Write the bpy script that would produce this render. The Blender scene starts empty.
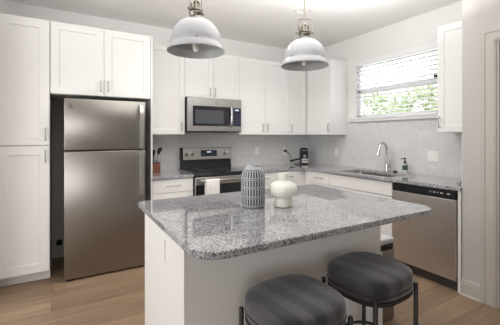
import bpy, bmesh, math, random
from mathutils import Vector, Matrix
random.seed(7)
S = bpy.context.scene
COL = S.collection
PI = math.pi

# ------------------------------------------------------------------ camera, light, exposure
cam = bpy.data.cameras.new('camera'); cam_o = bpy.data.objects.new('camera', cam); COL.objects.link(cam_o)
cam_o.location = (-3.570, -4.145, 1.354)
cam_o.rotation_euler = (PI/2, 0, -math.radians(30.28))
cam.sensor_width = 36; cam.lens = 317.9/500*36
cam.shift_y = -26.24/500
cam.clip_start = 0.05
S.camera = cam_o
S.view_settings.view_transform = 'Standard'; S.view_settings.look = 'None'
S.view_settings.gamma = 1; S.view_settings.use_curve_mapping = False
S.view_settings.exposure = -0.08

w = bpy.data.worlds.new('World'); S.world = w; w.use_nodes = True
w.node_tree.nodes['Background'].inputs[0].default_value = (0.96, 0.98, 1.0, 1)
w.node_tree.nodes['Background'].inputs[1].default_value = 3.3

def area(name, loc, rot, sx, sy, power, color=(1, 1, 1)):
    l = bpy.data.lights.new(name, 'AREA'); l.shape = 'RECTANGLE'; l.size = sx; l.size_y = sy
    l.energy = power; l.color = color
    o = bpy.data.objects.new(name, l); COL.objects.link(o); o.location = loc; o.rotation_euler = rot
    return o
# daylight through the living-room window behind and to the left of the camera
area('daylight_living_room', (-5.9, -7.85, 1.5), (PI/2, 0, 0), 2.4, 2.2, 48, (1, .985, .965))
area('added_side_fill', (-4.9, -2.1, 1.35), (PI/2, 0, -PI/2), 1.4, 1.9, 34, (1, .99, .975))  # added lamp left of the island to brighten its end; no opening there
# open sky above the shrubs outside the sink window
area('daylight_sink_window', (1.5, -1.3, 3.7), (0, math.radians(50), 0), 2.0, 3.0, 60, (.97, .985, 1))
# added lamps over the island, brightening upper cabinets and ceiling; no real fixture
area('added_key', (-2.0, -2.85, 2.42), (PI/2+.12, 0, 0), 2.2, .4, 7.5, (1, .99, .975))
area('added_uplight', (-2.15, -2.4, 2.3), (PI-.12, 0, 0), 2.5, 1.1, 45, (1, .985, .965))

# ------------------------------------------------------------------ materials
def mat(name, col, rough=.5, metal=0., spec=.5, coat=0., trans=0., ior=1.45, emit=None, estr=0, sheen=0):
    m = bpy.data.materials.new(name); m.use_nodes = True
    b = m.node_tree.nodes['Principled BSDF']
    b.inputs['Base Color'].default_value = (*col, 1)
    b.inputs['Roughness'].default_value = rough
    b.inputs['Metallic'].default_value = metal
    b.inputs['Specular IOR Level'].default_value = spec
    b.inputs['Coat Weight'].default_value = coat
    b.inputs['Coat Roughness'].default_value = .05
    b.inputs['Transmission Weight'].default_value = trans
    b.inputs['IOR'].default_value = ior
    b.inputs['Sheen Weight'].default_value = sheen
    if emit:
        b.inputs['Emission Color'].default_value = (*emit, 1); b.inputs['Emission Strength'].default_value = estr
    return m
class NT:
    def __init__(s, m):
        s.t = m.node_tree; s.b = s.t.nodes['Principled BSDF']
    def n(s, typ, **kw):
        x = s.t.nodes.new(typ)
        for k, v in kw.items():
            if k.startswith('i_'): x.inputs[k[2:].replace('_', ' ')].default_value = v
            else: setattr(x, k, v)
        return x
    def l(s, a, b): s.t.links.new(a, b)
    def math(s, op, a, b=None, c=None):
        x = s.n('ShaderNodeMath', operation=op)
        for i, v in enumerate((a, b, c)):
            if v is None: continue
            if isinstance(v, (int, float)): x.inputs[i].default_value = v
            else: s.l(v, x.inputs[i])
        return x.outputs[0]
    def ramp(s, fac, stops, interp='LINEAR'):
        r = s.n('ShaderNodeValToRGB'); e = r.color_ramp; e.interpolation = interp
        while len(e.elements) < len(stops): e.elements.new(.5)
        for q, (p, c) in zip(e.elements, stops):
            q.position = p; q.color = (*c, 1) if len(c) == 3 else c
        s.l(fac, r.inputs[0]); return r.outputs[0]
    def mix(s, fac, a, b, blend='MIX'):
        x = s.n('ShaderNodeMix', data_type='RGBA', blend_type=blend)
        for i, v in ((0, fac), (6, a), (7, b)):
            if isinstance(v, (int, float)): x.inputs[i].default_value = v
            elif isinstance(v, tuple): x.inputs[i].default_value = (*v, 1)
            else: s.l(v, x.inputs[i])
        return x.outputs[2]
    def bump(s, h, strength=.2, dist=.002):
        x = s.n('ShaderNodeBump'); x.inputs['Strength'].default_value = strength; x.inputs['Distance'].default_value = dist
        s.l(h, x.inputs['Height']); s.l(x.outputs[0], s.b.inputs['Normal'])
    def coord(s, which='Object'): return s.n('ShaderNodeTexCoord').outputs[which]
    def pos(s): return s.n('ShaderNodeNewGeometry').outputs['Position']
    def scale(s, v, sc):
        m = s.n('ShaderNodeMapping'); m.inputs['Scale'].default_value = sc; s.l(v, m.inputs[0]); return m.outputs[0]

def painted(name, col, rough, bumpy=.05, scale=260):
    m = mat(name, col, rough); t = NT(m)
    n = t.n('ShaderNodeTexNoise'); n.inputs['Scale'].default_value = scale; t.l(t.pos(), n.inputs['Vector'])
    t.bump(n.outputs[0], bumpy, .001); return m
M_wall = painted('wall_paint', (.82, .81, .795), .7, .12)
M_ceil = painted('ceiling_paint', (.90, .89, .875), .8, .2, 180)
M_closet = painted('closet_wall_darker', (.53, .51, .49), .7, .12)  # closet wall, a darker tone than the other walls
M_cab = painted('cabinet_white', (.80, .79, .78), .32, .02)
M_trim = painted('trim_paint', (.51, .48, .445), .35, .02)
M_island = painted('island_white', (.80, .79, .78), .38, .02)

def floor_mat():
    m = mat('oak_planks', (.3, .2, .14), .42); t = NT(m); p = t.pos()
    br = t.n('ShaderNodeTexBrick'); br.offset = .37; br.offset_frequency = 2
    for k, v in (('Scale', 1.), ('Brick Width', 1.22), ('Row Height', .18), ('Mortar Size', .0024), ('Mortar Smooth', .2), ('Bias', 0.)):
        br.inputs[k].default_value = v
    br.inputs['Color1'].default_value = (.225, .152, .098, 1); br.inputs['Color2'].default_value = (.315, .217, .143, 1)
    br.inputs['Mortar'].default_value = (.12, .083, .058, 1); t.l(p, br.inputs['Vector'])
    g = t.n('ShaderNodeTexNoise'); g.inputs['Scale'].default_value = 1; g.inputs['Detail'].default_value = 6; g.inputs['Roughness'].default_value = .65
    t.l(t.scale(p, (2.6, 34, 1)), g.inputs['Vector'])
    g2 = t.n('ShaderNodeTexNoise'); g2.inputs['Scale'].default_value = 1; g2.inputs['Detail'].default_value = 3
    t.l(t.scale(p, (1.2, 6, 1)), g2.inputs['Vector'])
    c = t.mix(.75, br.outputs['Color'], t.ramp(g.outputs[0], [(.3, (.74, .72, .70)), (.7, (1.16, 1.16, 1.16))]), 'MULTIPLY')
    c = t.mix(.5, c, t.ramp(g2.outputs[0], [(.35, (.72, .7, .68)), (.65, (1.15, 1.15, 1.15))]), 'MULTIPLY')
    t.l(c, t.b.inputs['Base Color']); t.bump(g.outputs[0], .12, .001); return m
M_floor = floor_mat()

def granite(name='speckled_granite', k=1.):
    m = mat(name, (.5, .5, .5), .05, spec=.6, coat=.6); t = NT(m); p = t.pos()
    def vor(sc, rnd=1):
        v = t.n('ShaderNodeTexVoronoi'); v.inputs['Scale'].default_value = sc; t.l(p, v.inputs['Vector']); return v
    warp = t.n('ShaderNodeTexNoise'); warp.inputs['Scale'].default_value = 90; t.l(p, warp.inputs['Vector'])
    v1 = vor(330); v2 = vor(240); v3 = vor(340)
    s1 = t.n('ShaderNodeSeparateColor'); t.l(v1.outputs['Color'], s1.inputs[0])
    s2 = t.n('ShaderNodeSeparateColor'); t.l(v2.outputs['Color'], s2.inputs[0])
    s3 = t.n('ShaderNodeSeparateColor'); t.l(v3.outputs['Color'], s3.inputs[0])
    base = t.ramp(s1.outputs[0], [(0, (.22*k, .22*k, .24*k)), (.35, (.40*k, .40*k, .42*k)), (.65, (.54*k, .54*k, .56*k)), (1, (.70*k, .70*k, .70*k))])
    n = t.n('ShaderNodeTexNoise'); n.inputs['Scale'].default_value = 22; n.inputs['Detail'].default_value = 4; t.l(p, n.inputs['Vector'])
    base = t.mix(.6, base, t.ramp(n.outputs[0], [(.38, (.72, .72, .76)), (.62, (1.1, 1.1, 1.1))]), 'MULTIPLY')
    dark = t.ramp(s2.outputs[1], [(.79, (0, 0, 0)), (.82, (1, 1, 1))])
    c = t.mix(dark, base, (.035, .035, .045))
    dk2 = t.ramp(s3.outputs[2], [(.86, (0, 0, 0)), (.9, (1, 1, 1))])
    c = t.mix(dk2, c, (.10, .09, .09))
    t.l(c, t.b.inputs['Base Color']); return m
M_gran = granite(k=.95)

def tile(name, axis):
    m = mat(name, (.55, .55, .55), .22); t = NT(m)
    sp = t.n('ShaderNodeSeparateXYZ'); t.l(t.pos(), sp.inputs[0])
    cb = t.n('ShaderNodeCombineXYZ'); t.l(sp.outputs[axis], cb.inputs[0]); t.l(t.math('SUBTRACT', sp.outputs[2], .914), cb.inputs[1])
    br = t.n('ShaderNodeTexBrick'); br.offset = .5
    for k, v in (('Scale', 1.), ('Brick Width', .30), ('Row Height', .1), ('Mortar Size', .0022), ('Mortar Smooth', .2)):
        br.inputs[k].default_value = v
    br.inputs['Color1'].default_value = (.625, .625, .62, 1); br.inputs['Color2'].default_value = (.655, .655, .65, 1)
    br.inputs['Mortar'].default_value = (.70, .70, .695, 1); t.l(cb.outputs[0], br.inputs['Vector'])
    n = t.n('ShaderNodeTexNoise'); n.inputs['Scale'].default_value = 14; n.inputs['Detail'].default_value = 5; t.l(t.pos(), n.inputs['Vector'])
    c = t.mix(.3, br.outputs['Color'], t.ramp(n.outputs[0], [(.35, (.86, .86, .87)), (.65, (1.1, 1.1, 1.1))]), 'MULTIPLY')
    t.l(c, t.b.inputs['Base Color'])
    t.bump(t.math('SUBTRACT', 1., br.outputs['Fac']), .35, .002); return m
M_tile_b = tile('backsplash_tile_back', 0); M_tile_r = tile('backsplash_tile_right', 1)

def steel(name, col, rough, aniso=.6, horiz=False):
    m = mat(name, col, rough, 1.); t = NT(m)
    n = t.n('ShaderNodeTexNoise'); n.inputs['Scale'].default_value = 1; n.inputs['Detail'].default_value = 4
    t.l(t.scale(t.pos(), (3, 3, 420) if horiz else (420, 420, 3)), n.inputs['Vector'])
    r = t.n('ShaderNodeMapRange'); r.inputs[3].default_value = rough-.05; r.inputs[4].default_value = rough+.07
    t.l(n.outputs[0], r.inputs[0]); t.l(r.outputs[0], t.b.inputs['Roughness'])
    n2 = t.n('ShaderNodeTexNoise'); n2.inputs['Scale'].default_value = 1; n2.inputs['Detail'].default_value = 3
    t.l(t.scale(t.pos(), (.3, .3, 9) if horiz else (9, 9, .25)), n2.inputs['Vector'])
    t.bump(t.math('ADD', t.math('MULTIPLY', n2.outputs[0], 14.), n.outputs[0]), .05, .001)
    tg = t.n('ShaderNodeTangent', direction_type='RADIAL', axis='Z'); t.l(tg.outputs[0], t.b.inputs['Tangent'])
    t.b.inputs['Anisotropic'].default_value = aniso; t.b.inputs['Anisotropic Rotation'].default_value = 0. if not horiz else .25
    return m
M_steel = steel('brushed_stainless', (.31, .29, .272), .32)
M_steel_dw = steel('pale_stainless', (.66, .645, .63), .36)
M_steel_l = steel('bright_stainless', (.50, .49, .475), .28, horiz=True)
M_chrome = mat('polished_chrome', (.60, .60, .61), .10, 1.)
M_nickel = mat('brushed_nickel', (.27, .25, .215), .34, 1.)
M_pull = mat('satin_nickel_pull', (.40, .39, .38), .28, 1.)
M_black = mat("black_plastic", (.012, .012, .014), .4, spec=.3)
M_bglass = mat('black_glass', (.012, .013, .018), .06, spec=.6, coat=.5)
M_darkgrey = mat('dark_grey_metal', (.05, .047, .045), .5)
M_mesh = mat('oven_screen_grey', (.075, .078, .088), .2)
M_disp = mat('display_blue_black', (.02, .025, .05), .15)
M_digit = mat('display_digits', (.5, .6, .7), .4, emit=(.75, .9, 1.), estr=.3)
M_ink = mat('printed_light_marks', (.6, .6, .62), .5)
M_plate = mat('white_plastic', (.80, .79, .77), .35)
M_shade = mat('pendant_white_enamel', (.39, .395, .415), .3, coat=.2)
M_shade_in = mat('pendant_inside_enamel', (.50, .52, .525), .35)
M_bulb = mat('frosted_bulb', (.9, .88, .84), .25)
M_frame = mat('black_powder_coat', (.022, .020, .020), .45)
M_wood_r = painted('reddish_wood', (.20, .075, .05), .45, .1, 60)
M_glass = mat('window_glass', (1, 1, 1), .0, trans=1., ior=1.02)
M_vinyl = mat('window_vinyl', (.84, .85, .88), .4)
M_slat = mat('blind_slat_white', (.86, .86, .86), .45)
def translucent(m, k, col):
    t = m.node_tree; b = t.nodes['Principled BSDF']; o = t.nodes['Material Output']
    tr = t.nodes.new('ShaderNodeBsdfTranslucent'); tr.inputs[0].default_value = (*col, 1)
    mx = t.nodes.new('ShaderNodeMixShader'); mx.inputs[0].default_value = k
    t.links.new(b.outputs[0], mx.inputs[1]); t.links.new(tr.outputs[0], mx.inputs[2]); t.links.new(mx.outputs[0], o.inputs[0])
translucent(M_slat, .55, (.9, .9, .9))
M_rail = mat('blind_rail_white', (.86, .86, .87), .45)
M_sill = painted('pale_quartz', (.66, .66, .67), .25, .02)
M_towel = painted('cotton_towel', (.76, .74, .72), .9, .5, 400)
M_cream = mat('cream_ceramic', (.82, .82, .74), .45)
M_sinkst = mat('sink_steel', (.42, .40, .38), .3, 1.)
M_soap = mat('clear_soap', (.80, .84, .82), .08, trans=.55, ior=1.3)
M_green = mat('dark_green_label', (.03, .075, .045), .5)
M_leaf = mat('shrub_leaf', (.26, .34, .16), .6)
M_leaf2 = mat('shrub_leaf_light', (.42, .48, .30), .6)
M_bark = mat('bark', (.14, .10, .07), .8)
M_ground = mat('outdoor_ground', (.55, .54, .50), .9)
M_pale = mat('pale_label', (.62, .60, .57), .5)
M_rubber = mat('dark_rubber', (.02, .02, .02), .7)
M_bluewhite = mat('lid_white', (.78, .78, .80), .3)

def velvet():
    m = mat('grey_velvet', (.1, .1, .1), .85, sheen=.35); t = NT(m)
    sp = t.n('ShaderNodeSeparateXYZ'); t.l(t.coord(), sp.inputs[0])
    n = t.n('ShaderNodeTexNoise'); n.inputs['Scale'].default_value = 5; t.l(t.coord(), n.inputs['Vector'])
    x = t.math('ADD', sp.outputs[0], t.math('MULTIPLY', n.outputs[0], .03))
    x = t.math('ADD', x, t.math('MULTIPLY', sp.outputs[1], .10))
    s = t.math('SINE', t.math('MULTIPLY', x, 60.))
    n2 = t.n('ShaderNodeTexNoise'); n2.inputs['Scale'].default_value = 14; n2.inputs['Detail'].default_value = 4; t.l(t.coord(), n2.inputs['Vector'])
    s = t.math('ADD', s, t.math('MULTIPLY', t.math('SUBTRACT', n2.outputs[0], .5), 1.2))
    c = t.ramp(t.math('MULTIPLY_ADD', s, .5, .5), [(.3, (.022, .0205, .0255)), (.7, (.058, .054, .063))])
    t.l(c, t.b.inputs['Base Color'])
    f = t.n('ShaderNodeTexNoise'); f.inputs['Scale'].default_value = 500; t.l(t.coord(), f.inputs['Vector'])
    t.bump(f.outputs[0], .25, .001); return m
M_velvet = velvet()
M_pipe = mat('velvet_piping', (.035, .033, .036), .8)

def vase_mat():
    m = mat('grey_glaze_with_dashes', (.4, .4, .42), .4); t = NT(m)
    sp = t.n('ShaderNodeSeparateXYZ'); t.l(t.coord(), sp.inputs[0])
    a = t.math('ARCTAN2', sp.outputs[1], sp.outputs[0])
    s = t.math('SINE', t.math('MULTIPLY', a, 27.))
    bar = t.ramp(t.math('MULTIPLY_ADD', s, .5, .5), [(.42, (0, 0, 0)), (.62, (1, 1, 1))])
    z = sp.outputs[2]
    fr = t.math('FRACT', t.math('DIVIDE', t.math('SUBTRACT', z, .012), .0555))
    inrow = t.math('MULTIPLY', t.math('GREATER_THAN', fr, .10), t.math('LESS_THAN', fr, .86))
    lim = t.math('MULTIPLY', t.math('GREATER_THAN', z, .012), t.math('LESS_THAN', z, .234))
    k = t.math('MULTIPLY', t.math('MULTIPLY', bar, inrow), lim)
    ring = t.math('MULTIPLY', t.math('GREATER_THAN', fr, .92), lim)
    c = t.mix(k, (.44, .45, .475), (.028, .032, .042)); c = t.mix(ring, c, (.06, .065, .08))
    t.l(c, t.b.inputs['Base Color']); t.bump(k, .4, .002)
    return m
M_vase = vase_mat()
def rib_mat():
    t = NT(M_cream); sp = t.n('ShaderNodeSeparateXYZ'); t.l(t.coord(), sp.inputs[0])
    a = t.math('ARCTAN2', sp.outputs[1], sp.outputs[0]); t.bump(t.math('SINE', t.math('MULTIPLY', a, 46.)), .25, .002)
rib_mat()

# ------------------------------------------------------------------ mesh builder
ORG = {}
class MB:
    def __init__(s): s.bm = bmesh.new(); s.mi = 0
    def _tag(s, faces):
        for f in faces: f.material_index = s.mi
    def box(s, x0, x1, y0, y1, z0, z1, bev=0., seg=2):
        r = bmesh.ops.create_cube(s.bm, size=1.)
        vs = r['verts']
        for v in vs:
            v.co = Vector((x0+(v.co.x+.5)*(x1-x0), y0+(v.co.y+.5)*(y1-y0), z0+(v.co.z+.5)*(z1-z0)))
        es = list({e for v in vs for e in v.link_edges})
        fs = list({f for v in vs for f in v.link_faces})
        s._tag(fs)
        if bev > 0:
            rr = bmesh.ops.bevel(s.bm, geom=es, offset=bev, segments=seg, affect='EDGES', profile=.5); s._tag(rr['faces'])
        return s
    def obox(s, c, ax, ay, az, hx, hy, hz):   # oriented box
        r = bmesh.ops.create_cube(s.bm, size=2.); c = Vector(c)
        for v in r['verts']: v.co = c + Vector(ax)*v.co.x*hx + Vector(ay)*v.co.y*hy + Vector(az)*v.co.z*hz
        s._tag({f for v in r['verts'] for f in v.link_faces}); return s
    def loft(s, rings, cap=True, closed=True):
        rv = [[s.bm.verts.new(p) for p in r] for r in rings]
        for a, b in zip(rv, rv[1:]):
            n = len(a)
            for i in range(n if closed else n-1):
                try: s.bm.faces.new((a[i], a[(i+1) % n], b[(i+1) % n], b[i])).material_index = s.mi
                except ValueError: pass
        if cap:
            for r in (rv[0], rv[-1]):
                try: s.bm.faces.new(r).material_index = s.mi
                except ValueError: pass
        return s
    def lathe(s, prof, c=(0, 0, 0), n=40, cap=True):
        return s.loft([[(c[0]+r*math.cos(2*PI*i/n), c[1]+r*math.sin(2*PI*i/n), c[2]+z) for i in range(n)] for r, z in prof], cap)
    def cyl(s, a, b, r, n=16, r2=None):
        return s.tube([a, b], r, n, r2)
    def tube(s, pts, r, n=12, r2=None, closed=False):
        pts = [Vector(p) for p in pts]; rings = []; up = None; N = len(pts)
        for i, p in enumerate(pts):
            if closed: d = pts[(i+1) % N]-pts[i-1]
            else: d = (pts[min(i+1, N-1)]-pts[max(i-1, 0)])
            d.normalize()
            if up is None:
                up = d.orthogonal().normalized()
            up = (up - d*up.dot(d)).normalized(); q = d.cross(up)
            rr = r if r2 is None else r+(r2-r)*i/(N-1)
            rings.append([p+up*rr*math.cos(2*PI*k/n)+q*rr*math.sin(2*PI*k/n) for k in range(n)])
        if closed: rings.append(rings[0])
        s.loft(rings, cap=not closed)
        if closed: bmesh.ops.remove_doubles(s.bm, verts=s.bm.verts, dist=1e-6)
        return s
    def prism(s, poly, z0, z1):
        return s.loft([[(x, y, z0) for x, y in poly], [(x, y, z1) for x, y in poly]])
    def quad(s, *p):
        s.bm.faces.new([s.bm.verts.new(q) for q in p]).material_index = s.mi; return s
    def build(s, name, mats, parent=None, smooth=None, loc=None, bevel=None):
        bm = s.bm
        bmesh.ops.recalc_face_normals(bm, faces=bm.faces)
        off = Vector(ORG[parent.name]) if parent is not None else Vector(loc or (0, 0, 0))
        for v in bm.verts: v.co -= off
        me = bpy.data.meshes.new(name); bm.to_mesh(me); bm.free()
        for m in (mats if isinstance(mats, (list, tuple)) else [mats]): me.materials.append(m)
        o = bpy.data.objects.new(name, me); COL.objects.link(o)
        if parent is not None: o.parent = parent
        else: o.location = off
        ORG[o.name] = off
        if smooth:
            me.polygons.foreach_set('use_smooth', [True]*len(me.polygons)); me.set_sharp_from_angle(angle=math.radians(smooth))
        if bevel:
            bv = o.modifiers.new('bevel', 'BEVEL'); bv.width = bevel; bv.segments = 2; bv.limit_method = 'ANGLE'
        return o
def thing(name, label, cat, loc, group=None):
    o = bpy.data.objects.new(name, None); COL.objects.link(o); o.location = loc; o.empty_display_size = .05
    ORG[o.name] = Vector(loc); o['label'] = label; o['category'] = cat
    if group: o['group'] = group
    return o
def tag(o, label, cat, group=None):
    o['label'] = label; o['category'] = cat
    if group: o['group'] = group
    return o
def struct(o): o['kind'] = 'structure'; return o

# placement on the two walls: u along the wall, d out from the wall
class Wall:
    def __init__(s, kind): s.k = kind
    def p(s, u, d, z): return (u, -d, z) if s.k == 'back' else (-d, u, z)
    def box(s, mb, u0, u1, d0, d1, z0, z1, bev=0.):
        if s.k == 'back': return mb.box(u0, u1, -d1, -d0, z0, z1, bev)
        return mb.box(-d1, -d0, u0, u1, z0, z1, bev)
    def shaker(s, u0, u1, z0, z1, d0, d1, fr=.07, parent=None, name='door', m=None, rec=.009):
        mb = MB()
        def ring(i, d): return [s.p(u, d, z) for u, z in ((u0+i, z0+i), (u1-i, z0+i), (u1-i, z1-i), (u0+i, z1-i))]
        mb.loft([ring(0, d0), ring(0, d1-.002), ring(.002, d1), ring(fr, d1), ring(fr+.003, d1-rec)])
        return mb.build(name, m or M_cab, parent)
    def slab(s, u0, u1, z0, z1, d0, d1, parent=None, name='drawer', m=None):
        mb = MB(); s.box(mb, u0, u1, d0, d1, z0, z1, .002); return mb.build(name, m or M_cab, parent)
    def pull(s, parent, u, z, d, L=.10, vert=True):
        mb = MB(); h = L/2; r = .005; D = d+.03
        def q(t, dd): return s.p(u, dd, z+t) if vert else s.p(u+t, dd, z)
        b = .006
        mb.tube([q(-h, d-.001), q(-h, D-b), q(-h+b*.3, D-b*.3), q(-h+b, D), q(h-b, D), q(h-b*.3, D-b*.3), q(h, D-b), q(h, d-.001)], r, 10)
        o = mb.build('handle', M_pull, parent, smooth=40); o['label'] = 'satin nickel bar handle'
        return o
BK, RT = Wall('back'), Wall('right')

# ------------------------------------------------------------------ room shell
CEIL = 2.765
struct(MB().box(-7.6, 0.12, -8.1, .12, -.08, 0).build('floor', M_floor))
struct(MB().box(-7.6, 0.12, -8.1, .12, CEIL, CEIL+.1).build('ceiling', M_ceil))
struct(MB().box(-7.6, .12, 0, .12, 0, CEIL).build('wall_back', M_wall))
struct(MB().box(-4.21, -4.09, -.95, 0, 0, CEIL).build('wall_left', M_wall))
def holed(axis, plane0, plane1, u0, u1, z0, z1, holes):
    """wall slab with rectangular holes; axis 'x' = slab faces x, u runs along y"""
    us = sorted({u0, u1, *[h[0] for h in holes], *[h[1] for h in holes]}); zs = sorted({z0, z1, *[h[2] for h in holes], *[h[3] for h in holes]})
    return cells(us, zs, lambda u, z: not any(h[0] < u < h[1] and h[2] < z < h[3] for h in holes), plane0, plane1,
                 (lambda u, z, d: (d, u, z)) if axis == 'x' else (lambda u, z, d: (u, d, z)))
def cells(us, vs, keep, d0, d1, f):
    mb = MB(); bm = mb.bm; V = {}
    def vert(i, j, d):
        k = (i, j, d)
        if k not in V: V[k] = bm.verts.new(f(us[i], vs[j], d))
        return V[k]
    K = {(i, j) for i in range(len(us)-1) for j in range(len(vs)-1) if keep((us[i]+us[i+1])/2, (vs[j]+vs[j+1])/2)}
    for i, j in K:
        q = [(i, j), (i+1, j), (i+1, j+1), (i, j+1)]
        for d in (d0, d1): bm.faces.new([vert(*p, d) for p in q])
        for (di, dj), (a, b) in (((0, -1), (0, 1)), ((1, 0), (1, 2)), ((0, 1), (2, 3)), ((-1, 0), (3, 0))):
            if (i+di, j+dj) not in K:
                bm.faces.new([vert(*q[a], d0), vert(*q[b], d0), vert(*q[b], d1), vert(*q[a], d1)])
    return mb
WY0, WY1, WZ0, WZ1 = -2.165, -1.0, 1.575, 2.40
struct(holed('x', 0, .12, -8.0, 0, 0, CEIL, [(WY0, WY1, WZ0, WZ1)]).build('wall_right', M_wall))
struct(holed('x', -7.6, -7.48, -8.0, 0, 0, CEIL, [(-5.2, -3.6, .9, 2.3)]).build('wall_living_side', M_wall))
struct(holed('y', -8.1, -8.0, -7.6, .12, 0, CEIL, [(-6.9, -5.3, .9, 2.3)]).build('wall_rear', M_wall))
# closet wall on the right with its door opening
CX = -.62
struct(holed('x', CX, CX+.11, -8.0, -2.706, 0, CEIL, [(-3.80, -2.962, -.01, 2.105)]).build('wall_closet', M_closet))
struct(MB().box(CX+.11, 0, -2.81, -2.706, 0, CEIL).build('wall_closet_return', M_wall))
# closet interior is closed off
struct(MB().box(-.04, 0, -8, -2.81, 0, CEIL).build('wall_closet_inner', M_wall))
# door with casing
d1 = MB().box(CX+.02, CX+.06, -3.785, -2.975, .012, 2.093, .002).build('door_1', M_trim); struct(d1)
hk = MB(); hk.cyl((CX+.02, -3.70, .95), (CX-.03, -3.70, .95), .012); hk.lathe([(.0, -.028), (.02, -.02), (.028, 0), (.02, .02), (0, .028)], (CX-.05, -3.70, .95), 20)
hk.build('door_handle', M_nickel, d1, smooth=40)
def casing():
    mb = MB()
    # stepped casing profile (offset across the board, projection), swept as three mitred boards
    prof = [(0, 0), (0, .019), (.030, .019), (.034, .014), (.068, .014), (.072, .019), (.092, .017), (.108, .008), (.108, 0)]
    yo0, yo1, zt = -3.91, -2.852, 2.213
    path = lambda o: [(yo1-o, 0.), (yo1-o, zt-o), (yo0+o, zt-o), (yo0+o, 0.)]
    rings = [[(CX-pr-.0005, path(o)[k][0], path(o)[k][1]) for o, pr in prof] for k in range(4)]
    mb.loft(rings); return mb
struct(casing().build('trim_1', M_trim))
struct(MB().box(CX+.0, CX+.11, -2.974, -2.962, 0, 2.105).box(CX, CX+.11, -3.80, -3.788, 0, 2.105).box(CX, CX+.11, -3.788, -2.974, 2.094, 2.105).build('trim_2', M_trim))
def baseboard(y0, y1):
    mb = MB(); pr = [(0, 0), (.028, 0), (.028, .010), (.018, .016), (.016, .10), (.012, .112), (.012, .122), (.006, .136), (0, .136)]
    mb.loft([[(CX-a-.0005, y, z) for a, z in pr] for y in (y0, y1)]); return mb
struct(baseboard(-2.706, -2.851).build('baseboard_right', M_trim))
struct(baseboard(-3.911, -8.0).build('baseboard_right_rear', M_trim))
# tile splash
b1 = cells(sorted([-2.742, -2.2790, -1.5170, -.009]), [.9145, 1.374, 1.404], lambda u, z: z < 1.374 or -2.2790 < u < -1.5170, -.008, -.0005, lambda u, z, d: (u, d, z))
struct(b1.build('trim_backsplash_back', M_tile_b))
b2 = cells(sorted([-2.705, -2.333, WY0-.04, WY1+.085, -.855, -.009]), [.9145, 1.374, 1.552], lambda u, z: z < 1.374 or (-2.333 < u < -.855), -.008, -.0005, lambda u, z, d: (d, u, z))
struct(b2.build('trim_backsplash_right', M_tile_r))
struct(MB().box(-.614, -.604, -2.7055, -2.7005, .915, 1.37).build('corner_highlight', M_plate))  # white strip standing in for the thin highlight on the closet wall corner

# window
win = MB()
fx0, fx1 = .055, .115
for (y0, y1, z0, z1) in ((WY0, WY0+.045, WZ0+.03, WZ1), (WY1-.045, WY1, WZ0+.03, WZ1), (WY0, WY1, WZ1-.045, WZ1), (WY0, WY1, WZ0+.03, WZ0+.08), (WY0, WY1, 1.965, 2.02)):
    win.box(fx0, fx1, y0+.0005, y1-.0005, z0, z1-.0005, .003)
wo = struct(win.build('window_1', M_vinyl))
MB().box(.082, .086, WY0+.044, WY1-.044, WZ0+.079, WZ1-.044).build('pane', M_glass, wo)
lk = MB().box(.03, .055, -2.125, -2.085, 2.02, 2.045, .003).build('sash_lock', M_black, wo); lk['label'] = 'small black sash lock'
sill = MB().box(-.0009, .054, WY0+.001, WY1-.001, WZ0+.0005, WZ0+.028, .003).box(-.035, -.001, WY0-.06, WY1+.09, WZ0-.022, WZ0+.028, .003)
struct(sill.build('window_sill', M_sill))
# blind
bl = thing('window_blind', 'white horizontal slat blind lowered over the sink window', 'blind', (.02, -1.58, WZ0+.03))
MB().box(-.012, .048, WY0+.006, WY1-.006, WZ1-.052, WZ1-.003, .003).box(-.016, -.012, WY0+.004, WY1-.004, WZ1-.068, WZ1-.003, .001).build('headrail', M_rail, bl)
sl = MB(); nz = 14; za, zb = WZ0+.062, WZ1-.085
for i in range(nz):
    z = za+(zb-za)*i/(nz-1); ang = math.radians(12)
    up = (math.sin(ang), 0, math.cos(ang)); fw = (math.cos(ang), 0, -math.sin(ang))
    sl.obox((.020, (WY0+WY1)/2, z), fw, (0, 1, 0), up, .025, (WY1-WY0)/2-.010, .0018)
sl.build('slats', M_slat, bl)
MB().box(-.005, .045, WY0+.009, WY1-.009, WZ0+.031, WZ0+.047, .003).build('bottom_rail', M_rail, bl)
for y in (WY0+.12, -1.58, WY1-.10):
    c = MB()
    for x in (-.006, .046): c.cyl((x, y, WZ0+.047), (x, y, WZ1-.052), .0012, 6)
    c.build('ladder_cord', M_slat, bl)
MB().cyl((-.024, WY1-.04, 1.50), (-.018, WY1-.04, WZ1-.06), .003, 8).build('tilt_cord', M_plate, bl)

# outside
struct(MB().box(.5, 14, -9, 6, -.4, -.3).build('ground', M_ground))
def shrub(x, y, h, r, n, m, label):
    t = thing('leafy_shrub', label, 'shrub', (x, y, -.3))
    st = MB()
    for k in range(5):
        a = k*1.3; st.tube([(x, y, -.3), (x+.1*math.cos(a), y+.1*math.sin(a), h*.4), (x+r*.5*math.cos(a), y+r*.5*math.sin(a), h*.8)], .025, 6, .008)
    st.build('stem', M_bark, t)
    f = MB()
    for k in range(n):
        d = Vector((random.gauss(0, 1), random.gauss(0, 1), random.gauss(0, 1))).normalized()*random.uniform(.45, 1)**.5
        c = Vector((x, y, h*.55)) + Vector((d.x*r, d.y*r, d.z*h*.5)); c += Vector([random.uniform(-.08, .08) for _ in range(3)])
        a = Vector((random.gauss(0, 1), random.gauss(0, 1), random.gauss(0, 1))).normalized(); b = a.orthogonal().normalized(); s_ = random.uniform(.05, .09)
        f.mi = 0 if random.random() < .55 else 1
        f.quad(c-a*s_, c+b*s_*.45, c+a*s_, c-b*s_*.45)
    f.build('foliage', [m, M_leaf2], t)
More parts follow.
